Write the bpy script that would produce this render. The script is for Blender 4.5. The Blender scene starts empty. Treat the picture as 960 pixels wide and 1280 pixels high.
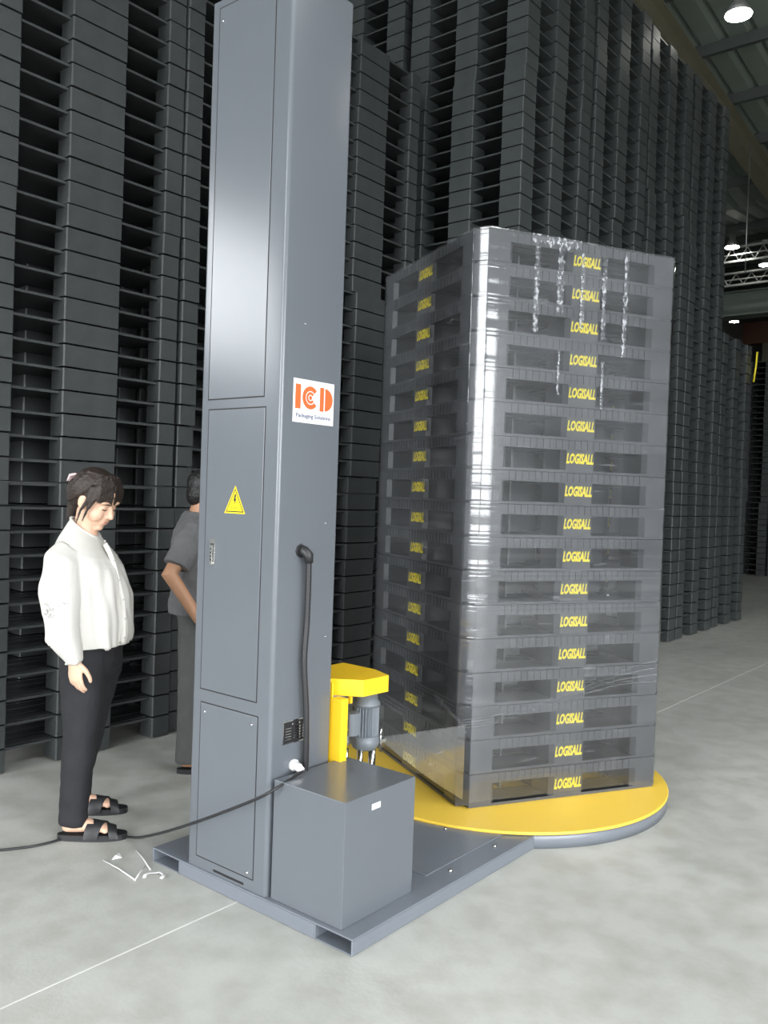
import bpy, bmesh, math, random
from mathutils import Vector, Matrix
random.seed(7)
R = math.radians
# ------------------------------------------------------------------ camera
F_PX, CAM_H, PITCH, ROLL = 1082.2, 1.4387, .019379, .034495
cp, sp, cr, sr = math.cos(PITCH), math.sin(PITCH), math.cos(ROLL), math.sin(ROLL)
fw = Vector((0, cp, -sp)); u0 = Vector((0, sp, cp)); r0 = Vector((1, 0, 0))
rr = r0 * cr + u0 * sr; uu = r0 * -sr + u0 * cr
cam = bpy.data.cameras.new('camera'); camo = bpy.data.objects.new('camera', cam)
bpy.context.collection.objects.link(camo)
cam.sensor_fit = 'HORIZONTAL'; cam.sensor_width = 36; cam.lens = 36 * F_PX / 960
cam.clip_start = .05; cam.clip_end = 200
camo.matrix_world = Matrix(((rr.x, uu.x, -fw.x, 0), (rr.y, uu.y, -fw.y, 0), (rr.z, uu.z, -fw.z, CAM_H), (0, 0, 0, 1)))
sc = bpy.context.scene; sc.camera = camo
# ------------------------------------------------------------------ hall frame: s runs along the aisle, t across it
TH = R(51); O = Vector((-.052, 2.662, 0))
US = Vector((math.cos(TH), math.sin(TH), 0)); WT = Vector((-US.y, US.x, 0))
def M(s, t, z=0): return O + US * s + WT * t + Vector((0, 0, z))
ROT = Matrix.Rotation(TH, 4, 'Z')
# ------------------------------------------------------------------ sky and daylight openings
SKY = 13.0
w = bpy.data.worlds.new('overcast_sky'); sc.world = w; w.use_nodes = True
bg = w.node_tree.nodes['Background']; bg.inputs[0].default_value = (.95, .975, 1.0, 1); bg.inputs[1].default_value = SKY
HS0, HS1, HT0, HT1 = -12., 42., -10.5, 8.          # hall extents
DOOR_T0, DOOR_T1, DOOR_H = -5.5, 3.0, 4.2
SK_T0, SK_T1, SK_S1 = -7.4, -5.6, 5.0            # unseen roof opening, added to brighten the floor and base plate
SL_T0, SL_T1, SL_H = -1.5, 2.1, 7.8               # unseen slot added over the door for the bright film corner reflection
RD_S0, RD_S1, RD_H = -8.8, 1.15, 4.4              # second door in the right wall
def portal(name, s, t, z, sx, sy, rot):
    l = bpy.data.lights.new(name, 'AREA'); l.shape = 'RECTANGLE'; l.size = sx; l.size_y = sy
    l.cycles.is_portal = True
    o = bpy.data.objects.new(name, l); bpy.context.collection.objects.link(o)
    o.matrix_world = Matrix.Translation(M(s, t, z)) @ ROT @ rot
portal('door_daylight', HS0 + .02, (DOOR_T0 + DOOR_T1) / 2, DOOR_H / 2, DOOR_T1 - DOOR_T0, DOOR_H,
       Matrix.Rotation(R(-90), 4, 'Z') @ Matrix.Rotation(R(90), 4, 'X'))
portal('added_slot_daylight', HS0 + .02, (SL_T0 + SL_T1) / 2, (DOOR_H + SL_H) / 2 + .1, SL_T1 - SL_T0, SL_H - DOOR_H - .2,
       Matrix.Rotation(R(-90), 4, 'Z') @ Matrix.Rotation(R(90), 4, 'X'))
portal('added_skylight_daylight', (HS0 + SK_S1) / 2, (SK_T0 + SK_T1) / 2, 8.5 - .09 * (HS0 + SK_S1) / 2 - .02, SK_S1 - HS0, SK_T1 - SK_T0, Matrix.Rotation(math.atan(.09), 4, 'Y'))
portal('side_door_daylight', (RD_S0 + RD_S1) / 2, HT0 + .02, RD_H / 2, RD_S1 - RD_S0, RD_H, Matrix.Rotation(R(90), 4, 'X'))
portal('window_daylight', -7.0, HT1 - .02, 4.3, 6.0, 2.0, Matrix.Rotation(R(180), 4, 'Z') @ Matrix.Rotation(R(90), 4, 'X'))
vs = sc.view_settings
vs.view_transform = 'Standard'; vs.look = 'None'; vs.gamma = 1; vs.use_curve_mapping = False
vs.exposure = 0.09
# ------------------------------------------------------------------ materials
def mat(name, col, rough=.5, metal=0., noise=.0, nscale=8., bump=0., bscale=60., spec=.5, emit=None, stretch=None, coat=0.):
    m = bpy.data.materials.new(name); m.use_nodes = True; nt = m.node_tree; N = nt.nodes; L = nt.links
    b = N['Principled BSDF']; b.inputs['Roughness'].default_value = rough; b.inputs['Metallic'].default_value = metal
    b.inputs['Specular IOR Level'].default_value = spec
    if coat: b.inputs['Coat Weight'].default_value = coat; b.inputs['Coat Roughness'].default_value = .08
    tc = N.new('ShaderNodeTexCoord'); mp = N.new('ShaderNodeMapping'); L.new(tc.outputs['Object'], mp.inputs[0])
    if stretch: mp.inputs['Scale'].default_value = stretch
    nz = N.new('ShaderNodeTexNoise'); nz.inputs['Scale'].default_value = nscale; nz.inputs['Detail'].default_value = 5
    L.new(mp.outputs[0], nz.inputs[0])
    mx = N.new('ShaderNodeMix'); mx.data_type = 'RGBA'
    mx.inputs[6].default_value = tuple(c * (1 - noise) for c in col) + (1,)
    mx.inputs[7].default_value = tuple(min(1, c * (1 + noise)) for c in col) + (1,)
    L.new(nz.outputs[0], mx.inputs[0]); L.new(mx.outputs[2], b.inputs['Base Color'])
    if bump:
        n2 = N.new('ShaderNodeTexNoise'); n2.inputs['Scale'].default_value = bscale; n2.inputs['Detail'].default_value = 4
        L.new(mp.outputs[0], n2.inputs[0])
        bp = N.new('ShaderNodeBump'); bp.inputs['Strength'].default_value = bump; bp.inputs['Distance'].default_value = .01
        L.new(n2.outputs[0], bp.inputs['Height']); L.new(bp.outputs[0], b.inputs['Normal'])
    if emit:
        b.inputs['Emission Color'].default_value = emit[:3] + (1,); b.inputs['Emission Strength'].default_value = emit[3]
    return m
PLASTIC = mat('black_plastic', (.047, .052, .053), .42, noise=.25, nscale=14, bump=.12, bscale=90)
PLASTIC2 = mat('black_plastic_far', (.056, .064, .064), .36, noise=.25, nscale=10)
WPLASTIC = mat('grey_black_plastic', (.085, .088, .094), .38, noise=.2, nscale=14, bump=.1, bscale=90)
YELLOW_PRINT = mat('yellow_print', (.95, .80, .04), .5)
PAINT = mat('grey_blue_paint', (.128, .14, .158), .22, noise=.04, nscale=3, bump=.015, bscale=220)
PAINT_B = mat('grey_blue_paint_base', (.17, .187, .215), .28, noise=.08, nscale=5, bump=.02, bscale=160)
YELLOW = mat('yellow_paint', (.97, .64, .08), .38, noise=.06, nscale=4)
YELLOW_L = mat('yellow_paint_bright', (1.0, .62, .02), .35, noise=.03, nscale=4)
DARK = mat('dark_gap', (.012, .012, .013), .7)
BLACK = mat('black_rubber', (.02, .02, .022), .45, noise=.1)
MOTOR = mat('motor_grey_paint', (.16, .18, .20), .35, noise=.1, nscale=20)
CHROME = mat('chrome_steel', (.75, .75, .74), .12, 1.0, noise=.03)
WHITE = mat('white_paper', (.74, .74, .73), .55)
ORANGE = mat('orange_print', (.72, .13, .03), .5)
NAVY = mat('navy_print', (.05, .06, .16), .5)
SIGNY = mat('sign_yellow', (1.0, .72, .0), .45)
PLATE = mat('black_plate', (.02, .02, .022), .35)
CREAM = mat('cream_knit', (.62, .605, .565), .85, noise=.04, nscale=30, bump=.10, bscale=120)
LACE = mat('grey_lace', (.45, .43, .42), .9)
BTROUS = mat('black_cloth', (.011, .011, .014), .8, noise=.2, nscale=20, bump=.3, bscale=40)
GTROUS = mat('dark_grey_cloth', (.085, .088, .085), .85, noise=.15, nscale=20, bump=.3, bscale=40)
GSHIRT = mat('grey_jersey', (.135, .135, .14), .9, noise=.08, nscale=20, bump=.25, bscale=60)
SKIN = mat('skin_light', (.70, .44, .31), .5, noise=.06, nscale=20)
SKIN2 = mat('skin_tan', (.50, .27, .16), .5, noise=.08, nscale=20)
LIP = mat('lip', (.52, .25, .20), .45)
HAIR = mat('dark_brown_hair', (.028, .018, .014), .42, noise=.5, nscale=60, bump=.5, bscale=80, stretch=(6, 6, 1))
HAIRB = mat('black_hair', (.012, .011, .011), .45, noise=.4, nscale=60, bump=.4, bscale=120)
CLIPM = mat('pink_pearl_clip', (.75, .55, .55), .3)
ROOF = mat('roof_sheet', (.21, .245, .215), .55, noise=.15, nscale=2)
PURL = mat('purlin_steel', (.075, .085, .08), .5, noise=.1)
RAFT = mat('primer_steel', (.20, .185, .13), .5, noise=.12, nscale=2)
WALLM = mat('grey_wall_sheet', (.22, .23, .22), .6, noise=.1, nscale=1)
GALV = mat('galvanised_steel', (.55, .56, .55), .3, .8, noise=.2)
GREENB = mat('green_grey_girder', (.16, .19, .17), .5, noise=.1)
REDB = mat('red_brown_girder', (.20, .085, .055), .5, noise=.1)
LAMP_E = mat('lamp_glow', (1, 1, .96), .5, emit=(1., .98, .9, 60.))
LAMP_B = mat('lamp_housing', (.35, .35, .35), .4, .5)
def concrete():
    m = bpy.data.materials.new('polished_concrete'); m.use_nodes = True; N = m.node_tree.nodes; L = m.node_tree.links
    b = N['Principled BSDF']; tc = N.new('ShaderNodeTexCoord')
    def nz(scale, det, sx=1):
        n = N.new('ShaderNodeTexNoise'); n.inputs['Scale'].default_value = scale; n.inputs['Detail'].default_value = det
        L.new(tc.outputs['Object'], n.inputs[0]); return n
    a = nz(1.1, 6); c = nz(7, 8); d = nz(60, 4)
    r1 = N.new('ShaderNodeValToRGB'); r1.color_ramp.elements[0].position = .3; r1.color_ramp.elements[1].position = .7
    r1.color_ramp.elements[0].color = (.45, .455, .425, 1); r1.color_ramp.elements[1].color = (.57, .57, .535, 1)
    L.new(a.outputs[0], r1.inputs[0])
    r2 = N.new('ShaderNodeValToRGB'); r2.color_ramp.elements[0].position = .28; r2.color_ramp.elements[1].position = .6
    r2.color_ramp.elements[0].color = (.80, .79, .76, 1); r2.color_ramp.elements[1].color = (1, 1, 1, 1)
    L.new(c.outputs[0], r2.inputs[0])
    mx = N.new('ShaderNodeMix'); mx.data_type = 'RGBA'; mx.blend_type = 'MULTIPLY'; mx.inputs[0].default_value = 1
    L.new(r1.outputs[0], mx.inputs[6]); L.new(r2.outputs[0], mx.inputs[7]); L.new(mx.outputs[2], b.inputs['Base Color'])
    mr = N.new('ShaderNodeMapRange'); mr.inputs[3].default_value = .38; mr.inputs[4].default_value = .6
    L.new(c.outputs[0], mr.inputs[0]); L.new(mr.outputs[0], b.inputs['Roughness'])
    bp = N.new('ShaderNodeBump'); bp.inputs['Strength'].default_value = .08; bp.inputs['Distance'].default_value = .01
    L.new(d.outputs[0], bp.inputs['Height']); L.new(bp.outputs[0], b.inputs['Normal'])
    return m
FLOORM = concrete()
YARD = mat('yard_asphalt', (.16, .16, .155), .9, noise=.15, nscale=2)
JOINT = mat('joint_filler', (.66, .66, .62), .7, noise=.15, nscale=6)
def film_mat(name, veil, seed, gloss=1.0, crumple=False):
    """clear stretch film: see-through, faint milky veil in bands and wrinkles, glossy"""
    m = bpy.data.materials.new(name); m.use_nodes = True; N = m.node_tree.nodes; L = m.node_tree.links
    N.remove(N['Principled BSDF']); out = N['Material Output']
    tc = N.new('ShaderNodeTexCoord')
    def noise(scale, sc3, det=4, rot=(0, 0, 0)):
        mp = N.new('ShaderNodeMapping'); mp.inputs['Scale'].default_value = sc3; mp.inputs['Location'].default_value = (seed, seed * .7, seed * .3)
        mp.inputs['Rotation'].default_value = rot
        n = N.new('ShaderNodeTexNoise'); n.inputs['Scale'].default_value = scale; n.inputs['Detail'].default_value = det
        L.new(tc.outputs['Object'], mp.inputs[0]); L.new(mp.outputs[0], n.inputs[0]); return n
    def rng(src, a, b, c, d):
        r = N.new('ShaderNodeMapRange'); r.inputs[1].default_value = a; r.inputs[2].default_value = b
        r.inputs[3].default_value = c; r.inputs[4].default_value = d; L.new(src, r.inputs[0]); return r.outputs[0]
    def add(a, b, op='ADD'):
        n = N.new('ShaderNodeMath'); n.operation = op; L.new(a, n.inputs[0])
        if isinstance(b, (int, float)): n.inputs[1].default_value = b
        else: L.new(b, n.inputs[1])
        n.use_clamp = True; return n.outputs[0]
    bands = noise(7, (.12, .12, 1), 3, (R(2), R(3), 0)); streak = noise(9, (1, 1, .06), 2); fine = noise(26, (.25, .25, 2.4), 6, (R(4), R(-5), 0))
    wr = noise(30, (.6, .6, 1.2), 6)
    v = add(rng(bands.outputs[0], .35, .7, veil * .55, veil * 1.3), rng(streak.outputs[0], .45, .75, 0, veil * .55))
    v = add(v, rng(fine.outputs[0], .64, .76, 0, .30))
    v = add(v, rng(wr.outputs[0], .70, .78, 0, .5))
    if crumple: v = add(rng(noise(55, (1, 1, .7), 8).outputs[0], .50, .66, .05, .75), veil * .5)
    tr = N.new('ShaderNodeBsdfTransparent'); tr.inputs[0].default_value = (.96, .97, .98, 1)
    df = N.new('ShaderNodeBsdfDiffuse'); df.inputs[0].default_value = (.60, .62, .66, 1)
    tl = N.new('ShaderNodeBsdfTranslucent'); tl.inputs[0].default_value = (.5, .52, .55, 1)
    ad = N.new('ShaderNodeMixShader'); ad.inputs[0].default_value = .3; L.new(df.outputs[0], ad.inputs[1]); L.new(tl.outputs[0], ad.inputs[2])
    m1 = N.new('ShaderNodeMixShader'); L.new(v, m1.inputs[0]); L.new(tr.outputs[0], m1.inputs[1]); L.new(ad.outputs[0], m1.inputs[2])
    bp = N.new('ShaderNodeBump'); bp.inputs['Strength'].default_value = .16; bp.inputs['Distance'].default_value = .004
    hb = add(fine.outputs[0], bands.outputs[0]); L.new(hb, bp.inputs['Height'])
    gl = N.new('ShaderNodeBsdfGlossy'); gl.inputs[0].default_value = (1, 1, 1, 1); gl.inputs['Roughness'].default_value = .10
    L.new(bp.outputs[0], gl.inputs['Normal'])
    fr = N.new('ShaderNodeFresnel'); fr.inputs[0].default_value = 1.5; L.new(bp.outputs[0], fr.inputs['Normal'])
    fg = add(fr.outputs[0], 1.6 * gloss, 'MULTIPLY')
    m2 = N.new('ShaderNodeMixShader'); L.new(fg, m2.inputs[0]); L.new(m1.outputs[0], m2.inputs[1]); L.new(gl.outputs[0], m2.inputs[2])
    L.new(m2.outputs[0], out.inputs[0])
    return m
FILM = film_mat('clear_stretch_film', .085, 3.1, 1.05)
FILM2 = film_mat('clear_film_web', .12, 8.4, .12)
# ------------------------------------------------------------------ mesh helpers
class MB:
    def __init__(s): s.v = []; s.f = []; s.mi = []; s.sm = []
    def add(s, vs, fs, mi=0, smooth=False):
        o = len(s.v); s.v += [tuple(v) for v in vs]
        for f in fs: s.f.append(tuple(i + o for i in f)); s.mi.append(mi); s.sm.append(smooth)
    def box(s, a, b, mi=0):
        x0, y0, z0 = a; x1, y1, z1 = b
        s.add([(x0, y0, z0), (x1, y0, z0), (x1, y1, z0), (x0, y1, z0), (x0, y0, z1), (x1, y0, z1), (x1, y1, z1), (x0, y1, z1)],
              [(3, 2, 1, 0), (4, 5, 6, 7), (0, 1, 5, 4), (1, 2, 6, 5), (2, 3, 7, 6), (3, 0, 4, 7)], mi)
    def prism(s, poly, z0, z1, mi=0, smooth=False, inset=0.):
        n = len(poly); vs = [(p[0], p[1], z0) for p in poly] + [(p[0], p[1], z1) for p in poly]
        s.add(vs, [tuple((i, (i + 1) % n, n + (i + 1) % n, n + i)) for i in range(n)], mi, smooth)
        s.add(vs, [tuple(range(n))[::-1], tuple(range(n, 2 * n))], mi)
    def cbox(s, a, b, c=.004, mi=0):
        """box with chamfered upright edges"""
        x0, y0, z0 = a; x1, y1, z1 = b
        s.prism([(x0 + c, y0), (x1 - c, y0), (x1, y0 + c), (x1, y1 - c), (x1 - c, y1), (x0 + c, y1), (x0, y1 - c), (x0, y0 + c)], z0, z1, mi)
    def cyl(s, p0, p1, r0_, r1_=None, n=16, mi=0, smooth=True):
        s.tube([p0, p1], [r0_, r0_ if r1_ is None else r1_], n, mi, smooth)
    def tube(s, pts, rad, n=12, mi=0, smooth=True, ref=None):
        pts = [Vector(p) for p in pts]; k = len(pts); rings = []
        prev = None
        for i, p in enumerate(pts):
            t = (pts[min(i + 1, k - 1)] - pts[max(i - 1, 0)]).normalized()
            if prev is None:
                rf = Vector(ref) if ref else (Vector((0, 0, 1)) if abs(t.z) < .9 else Vector((1, 0, 0)))
                a = t.cross(rf)
                a = a.normalized() if a.length > 1e-6 else t.orthogonal().normalized()
            else:
                a = prev - t * prev.dot(t); a = a.normalized()
            prev = a; b = t.cross(a); r_ = rad[i]; ra, rb = (r_ if isinstance(r_, (tuple, list)) else (r_, r_))
            rings.append([p + a * ra * math.cos(q) + b * rb * math.sin(q) for q in (2 * math.pi * j / n for j in range(n))])
        vs = [v for r_ in rings for v in r_]
        fs = [(i * n + j, i * n + (j + 1) % n, (i + 1) * n + (j + 1) % n, (i + 1) * n + j) for i in range(k - 1) for j in range(n)]
        o = len(s.v); s.add(vs, fs, mi, smooth)
        s.add([], [], mi)
        s.f.append(tuple(o + j for j in range(n))[::-1]); s.mi.append(mi); s.sm.append(False)
        s.f.append(tuple(o + (k - 1) * n + j for j in range(n))); s.mi.append(mi); s.sm.append(False)
    def limb(s, pts, rad, n=14, ref=None):
        """tube with rounded ends (for remeshing)"""
        pts = [Vector(p) for p in pts]
        def m_(r_): return max(r_) if isinstance(r_, (tuple, list)) else r_
        def sc_(r_, k): return tuple(q * k for q in r_) if isinstance(r_, (tuple, list)) else r_ * k
        d0 = (pts[0] - pts[1]).normalized(); d1 = (pts[-1] - pts[-2]).normalized()
        P = []; Q = []
        for k in (.98, .8, .45):
            P.append(pts[0] + d0 * m_(rad[0]) * k * .8); Q.append(sc_(rad[0], math.sqrt(1 - k * k)))
        P += pts; Q += list(rad)
        for k in (.45, .8, .98):
            P.append(pts[-1] + d1 * m_(rad[-1]) * k * .8); Q.append(sc_(rad[-1], math.sqrt(1 - k * k)))
        s.tube(P, Q, n, 0, True, ref)
    def ell(s, c, r_, rot=None, n=16, k=10):
        c = Vector(c); vs = []; 
        for i in range(1, k):
            a = math.pi * i / k
            for j in range(n):
                b = 2 * math.pi * j / n
                v = Vector((r_[0] * math.sin(a) * math.cos(b), r_[1] * math.sin(a) * math.sin(b), r_[2] * math.cos(a)))
                if rot: v = rot @ v
                vs.append(c + v)
        t = Vector((0, 0, r_[2])); bt = Vector((0, 0, -r_[2]))
        if rot: t = rot @ t; bt = rot @ bt
        vs += [c + t, c + bt]; T = len(vs) - 2
        fs = [(i * n + j, (i + 1) * n + j, (i + 1) * n + (j + 1) % n, i * n + (j + 1) % n) for i in range(k - 2) for j in range(n)]
        fs += [(T, j, (j + 1) % n) for j in range(n)] + [(T + 1, (k - 2) * n + (j + 1) % n, (k - 2) * n + j) for j in range(n)]
        s.add(vs, fs, 0, True)
    def xf(s, m): s.v = [tuple(m @ Vector(v)) for v in s.v]; return s
    def merge(s, o, m=None, mi=None):
        vs = [(m @ Vector(v)) if m else v for v in o.v]; b = len(s.v); s.v += [tuple(v) for v in vs]
        for f, i_, sm in zip(o.f, o.mi, o.sm): s.f.append(tuple(q + b for q in f)); s.mi.append(i_ if mi is None else mi); s.sm.append(sm)
    def mesh(s, name, mats):
        me = bpy.data.meshes.new(name); me.from_pydata(s.v, [], s.f)
        for m in (mats if isinstance(mats, (list, tuple)) else [mats]): me.materials.append(m)
        me.polygons.foreach_set('material_index', s.mi); me.polygons.foreach_set('use_smooth', s.sm)
        me.update(); return me
COL = bpy.context.collection
def link(name, data, parent=None, loc=None, mw=None):
    o = bpy.data.objects.new(name, data); COL.objects.link(o)
    if parent: o.parent = parent
    if loc is not None: o.location = loc
    if mw is not None: o.matrix_local = mw
    return o
def part(name, mb, mats, parent=None, bevel=0., seg=2, label=None):
    o = link(name, mb.mesh(name, mats), parent)
    if bevel:
        b = o.modifiers.new('bevel', 'BEVEL'); b.width = bevel; b.segments = seg; b.limit_method = 'ANGLE'; b.angle_limit = R(40)
    if label: o['label'] = label
    return o
def tag(o, label, cat, group=None):
    o['label'] = label; o['category'] = cat
    if group: o['group'] = group
    return o
def thing(name, label, cat, mw, group=None):
    o = link(name, None, mw=mw); o.empty_display_size = .1
    return tag(o, label, cat, group)
def struct(name, mb, mats, mw=None, parent=None):
    o = link(name, mb.mesh(name, mats), parent, mw=mw)
    if not parent: o['kind'] = 'structure'
    return o
def remesh(name, mb, m, parent, voxel=.005, smooth=3, disp=None, label=None, fold=None, tilt=None):
    """fuse overlapping closed shapes into one continuous skin"""
    me = mb.mesh(name + '_raw', m); o = bpy.data.objects.new('raw', me); COL.objects.link(o)
    q = o.modifiers.new('r', 'REMESH'); q.mode = 'VOXEL'; q.voxel_size = voxel; q.use_smooth_shade = True
    if smooth: k = o.modifiers.new('s', 'SMOOTH'); k.iterations = smooth; k.factor = .5
    if disp:
        for (strength, size, kind) in disp:
            tx = bpy.data.textures.new('fold', 'CLOUDS'); tx.noise_scale = size; tx.noise_depth = 1
            d = o.modifiers.new('d', 'DISPLACE'); d.texture = tx; d.strength = strength; d.mid_level = .5
            d.texture_coords = 'LOCAL'
    dg = bpy.context.evaluated_depsgraph_get()
    nm = bpy.data.meshes.new_from_object(o.evaluated_get(dg), preserve_all_data_layers=False, depsgraph=dg)
    bpy.data.objects.remove(o); nm.name = name
    nm.materials.clear(); nm.materials.append(m)
    nm.polygons.foreach_set('use_smooth', [True] * len(nm.polygons))
    if fold:      # long soft drapes running down the cloth
        a, n_, z0, z1, cx = fold
        nrm = [v.normal.copy() for v in nm.vertices]
        for v, nn in zip(nm.vertices, nrm):
            th = math.atan2(v.co.y, v.co.x - cx); k = max(0, min(1, (z1 - v.co.z) / (z1 - z0)))
            d = a * k * (math.sin(th * n_ + 2.2 * math.sin(v.co.z * 9)) + .5 * math.sin(th * n_ * 2.3 + v.co.z * 14)) * .8 + .004 * k * math.sin(v.co.z * 38 + th * 3)
            v.co += nn * d * (1 if abs(nn.z) < .8 else .2)
    if tilt:      # neckline higher at the nape than in front
        z0, z1, cx, k_ = tilt
        for v in nm.vertices: v.co.z -= (v.co.x - cx) * k_ * max(0, min(1, (v.co.z - z0) / (z1 - z0)))
    r_ = link(name, nm, parent)
    if label: r_['label'] = label
    return r_
def text_mb(txt, size, width=None, shear=0., offset=0., depth=.0006, space=1.0):
    """lettering as thin raised geometry in the XZ plane facing -Y, centred"""
    c = bpy.data.curves.new('t', 'FONT'); c.body = txt; c.size = size; c.shear = shear; c.offset = offset
    c.extrude = depth / 2; c.align_x = 'CENTER'; c.align_y = 'CENTER'; c.resolution_u = 2; c.space_character = space
    o = bpy.data.objects.new('t', c); COL.objects.link(o)
    dg = bpy.context.evaluated_depsgraph_get(); me = bpy.data.meshes.new_from_object(o.evaluated_get(dg), depsgraph=dg)
    xs = [v.co.x for v in me.vertices]; k = (width / (max(xs) - min(xs))) if width else 1
    cx = (max(xs) + min(xs)) / 2; ys = [v.co.y for v in me.vertices]; cy = (max(ys) + min(ys)) / 2
    mb = MB(); mb.add([((v.co.x - cx) * k, -v.co.z, v.co.y - cy) for v in me.vertices], [tuple(p.vertices) for p in me.polygons])
    bpy.data.objects.remove(o); bpy.data.meshes.remove(me); return mb
WORDS = ['zeroth', 'first', 'second', 'third', 'fourth', 'fifth', 'sixth', 'seventh', 'eighth', 'ninth', 'tenth', 'eleventh', 'twelfth', 'thirteenth',
         'fourteenth', 'fifteenth', 'sixteenth', 'seventeenth', 'eighteenth', 'nineteenth', 'twentieth']
TENS = {2: ('twentieth', 'twenty'), 3: ('thirtieth', 'thirty'), 4: ('fortieth', 'forty'), 5: ('fiftieth', 'fifty')}
def nth(k):
    if k <= 20: return WORDS[k]
    return TENS[k // 10][0] if k % 10 == 0 else TENS[k // 10][1] + '-' + WORDS[k % 10]
# ------------------------------------------------------------------ setting
def hall():
    fl = MB(); fl.box((HS0 - .1, HT0 - .1, -.25), (HS1 + 1, HT1 + 1, 0)); F = struct('floor', fl, FLOORM, Matrix.Translation(O) @ ROT)
    yd = MB(); yd.box((HS0 - 40, HT0 - 40, -.3), (HS1 + 1, HT1 + 5, -.02)); struct('floor_yard', yd, YARD, Matrix.Translation(O) @ ROT)
    for k in (-1, 0, 1):
        j = MB(); t0 = .535 + k * 5.2
        j.box((HS0, t0 - .003, -.01), (HS1, t0 + .003, .0008)); struct('floor_joint', j, JOINT, parent=F)
    for s0 in (-7.2, 14.1, 24):
        j = MB(); j.box((s0 - .003, HT0, -.01), (s0 + .003, HT1, .0007)); struct('floor_joint', j, JOINT, parent=F)
    MW = Matrix.Translation(O) @ ROT
    T = .2; VAL = 15.0
    def rz(s): return 8.5 - .09 * s if s < VAL else 8.5 - .09 * VAL + .09 * (s - VAL) * 1.2
    # roof sheet: trapezoid ribs running along the aisle
    mb = MB(); t = HT0 - .3; prof = []
    while t < HT1 + .3:
        prof += [(t, 0), (t + .05, .045), (t + .09, .045), (t + .14, 0)]; t += .36
    pa = [q for q in prof if q[0] <= SK_T0]; pb = [q for q in prof if SK_T0 < q[0] < SK_T1]; pc = [q for q in prof if q[0] >= SK_T1]; pb = [pa[-1]] + pb + [pc[0]]
    for (s0, s1, prof) in ((HS0 - .3, VAL, pa), (HS0 - .3, VAL, pc), (SK_S1, VAL, pb), (VAL, HS1 + .3, pa + pb[1:-1] + pc)):
        vs = [(s0, p[0], rz(s0 + .0001) + p[1]) for p in prof] + [(s1, p[0], (rz(VAL)) + p[1] if s1 == VAL else rz(s1) + p[1]) for p in prof]
        n = len(prof); mb.add(vs, [(i, i + 1, n + i + 1, n + i) for i in range(n - 1)])
    o = struct('ceiling', mb, ROOF, MW)
    m_ = o.modifiers.new('thick', 'SOLIDIFY'); m_.thickness = .02; m_.offset = 1
    for i in range(34):
        s = -10.6 + i * 1.35
        if abs(s - VAL) < .3: continue
        p = MB(); z = rz(s) - .004
        p.box((s - .035, HT0, z - .17), (s + .035, HT1, z - .155)); p.box((s - .006, HT0, z - .16), (s + .006, HT1, z)); p.box((s - .006, HT0, z - .012), (s + .035, HT1, z))
        struct('ceiling_purlin', p, PURL, parent=o)
    for (t0, s0, s1) in ((2.63, HS0, VAL), (2.63, VAL, 34), (-4.4, HS0, VAL), (-4.4, VAL, 34), (-11.4, HS0, VAL)):
        p = MB()
        def seg(ta, tb, za, zb):
            e = 1e-4
            A = rz(s0 + e) if s0 != VAL else rz(VAL); B = rz(s1 - e)
            p.add([(s0, ta, A + za), (s1, ta, B + za), (s1, tb, B + za), (s0, tb, A + za), (s0, ta, A + zb), (s1, ta, B + zb), (s1, tb, B + zb), (s0, tb, A + zb)],
                  [(3, 2, 1, 0), (4, 5, 6, 7), (0, 1, 5, 4), (1, 2, 6, 5), (2, 3, 7, 6), (3, 0, 4, 7)])
        seg(t0 - .11, t0 + .11, -.56, -.54); seg(t0 - .006, t0 + .006, -.54, -.2); seg(t0 - .11, t0 + .11, -.2, -.18)
        struct('ceiling_rafter', p, RAFT, parent=o)
    H = 11.
    wb = MB()   # wall with the big door (behind the camera)
    wb.box((HS0 - T, HT0 - T, 0), (HS0, DOOR_T0, H)); wb.box((HS0 - T, DOOR_T1, 0), (HS0, HT1 + T, H)); wb.box((HS0 - T, DOOR_T0, DOOR_H), (HS0, SL_T0, H)); wb.box((HS0 - T, SL_T1, DOOR_H), (HS0, DOOR_T1, H)); wb.box((HS0 - T, SL_T0, SL_H), (HS0, SL_T1, H)); wb.box((HS0 - T, SL_T0, DOOR_H), (HS0, SL_T1, DOOR_H + .06))
    struct('wall_front', wb, WALLM, MW)
    wl = MB(); a, b_, c, d = -10., -4., 3.3, 5.3
    wl.box((HS0, HT1, 0), (a, HT1 + T, H)); wl.box((b_, HT1, 0), (HS1, HT1 + T, H)); wl.box((a, HT1, 0), (b_, HT1 + T, c)); wl.box((a, HT1, d), (b_, HT1 + T, H))
    struct('wall_left', wl, WALLM, MW)
    wf = MB()
    for i in range(5): s = a + i * 1.5; wf.box((s - .03, HT1 + .05, c), (s + .03, HT1 + .11, d))
    wf.box((a, HT1 + .05, c), (b_, HT1 + .11, c + .05)); wf.box((a, HT1 + .05, d - .05), (b_, HT1 + .11, d))
    struct('window_1', wf, PURL, MW)
    wr = MB(); wr.box((HS0, HT0 - T, 0), (RD_S0, HT0, H)); wr.box((RD_S1, HT0 - T, 0), (HS1, HT0, H)); wr.box((RD_S0, HT0 - T, RD_H), (RD_S1, HT0, H)); struct('wall_right', wr, WALLM, MW)
    wk = MB(); wk.box((HS1, HT0 - T, 0), (HS1 + T, HT1 + T, H)); struct('wall_back', wk, WALLM, MW)
    # cross girders in the far bay
    g = MB(); g.box((17.9, HT0, 5.73), (18.15, HT1, 6.22)); g.box((17.8, HT0, 6.22), (18.25, HT1, 6.25)); g.box((17.8, HT0, 5.70), (18.25, HT1, 5.73)); struct('trim_1', g, GREENB, MW)
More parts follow.
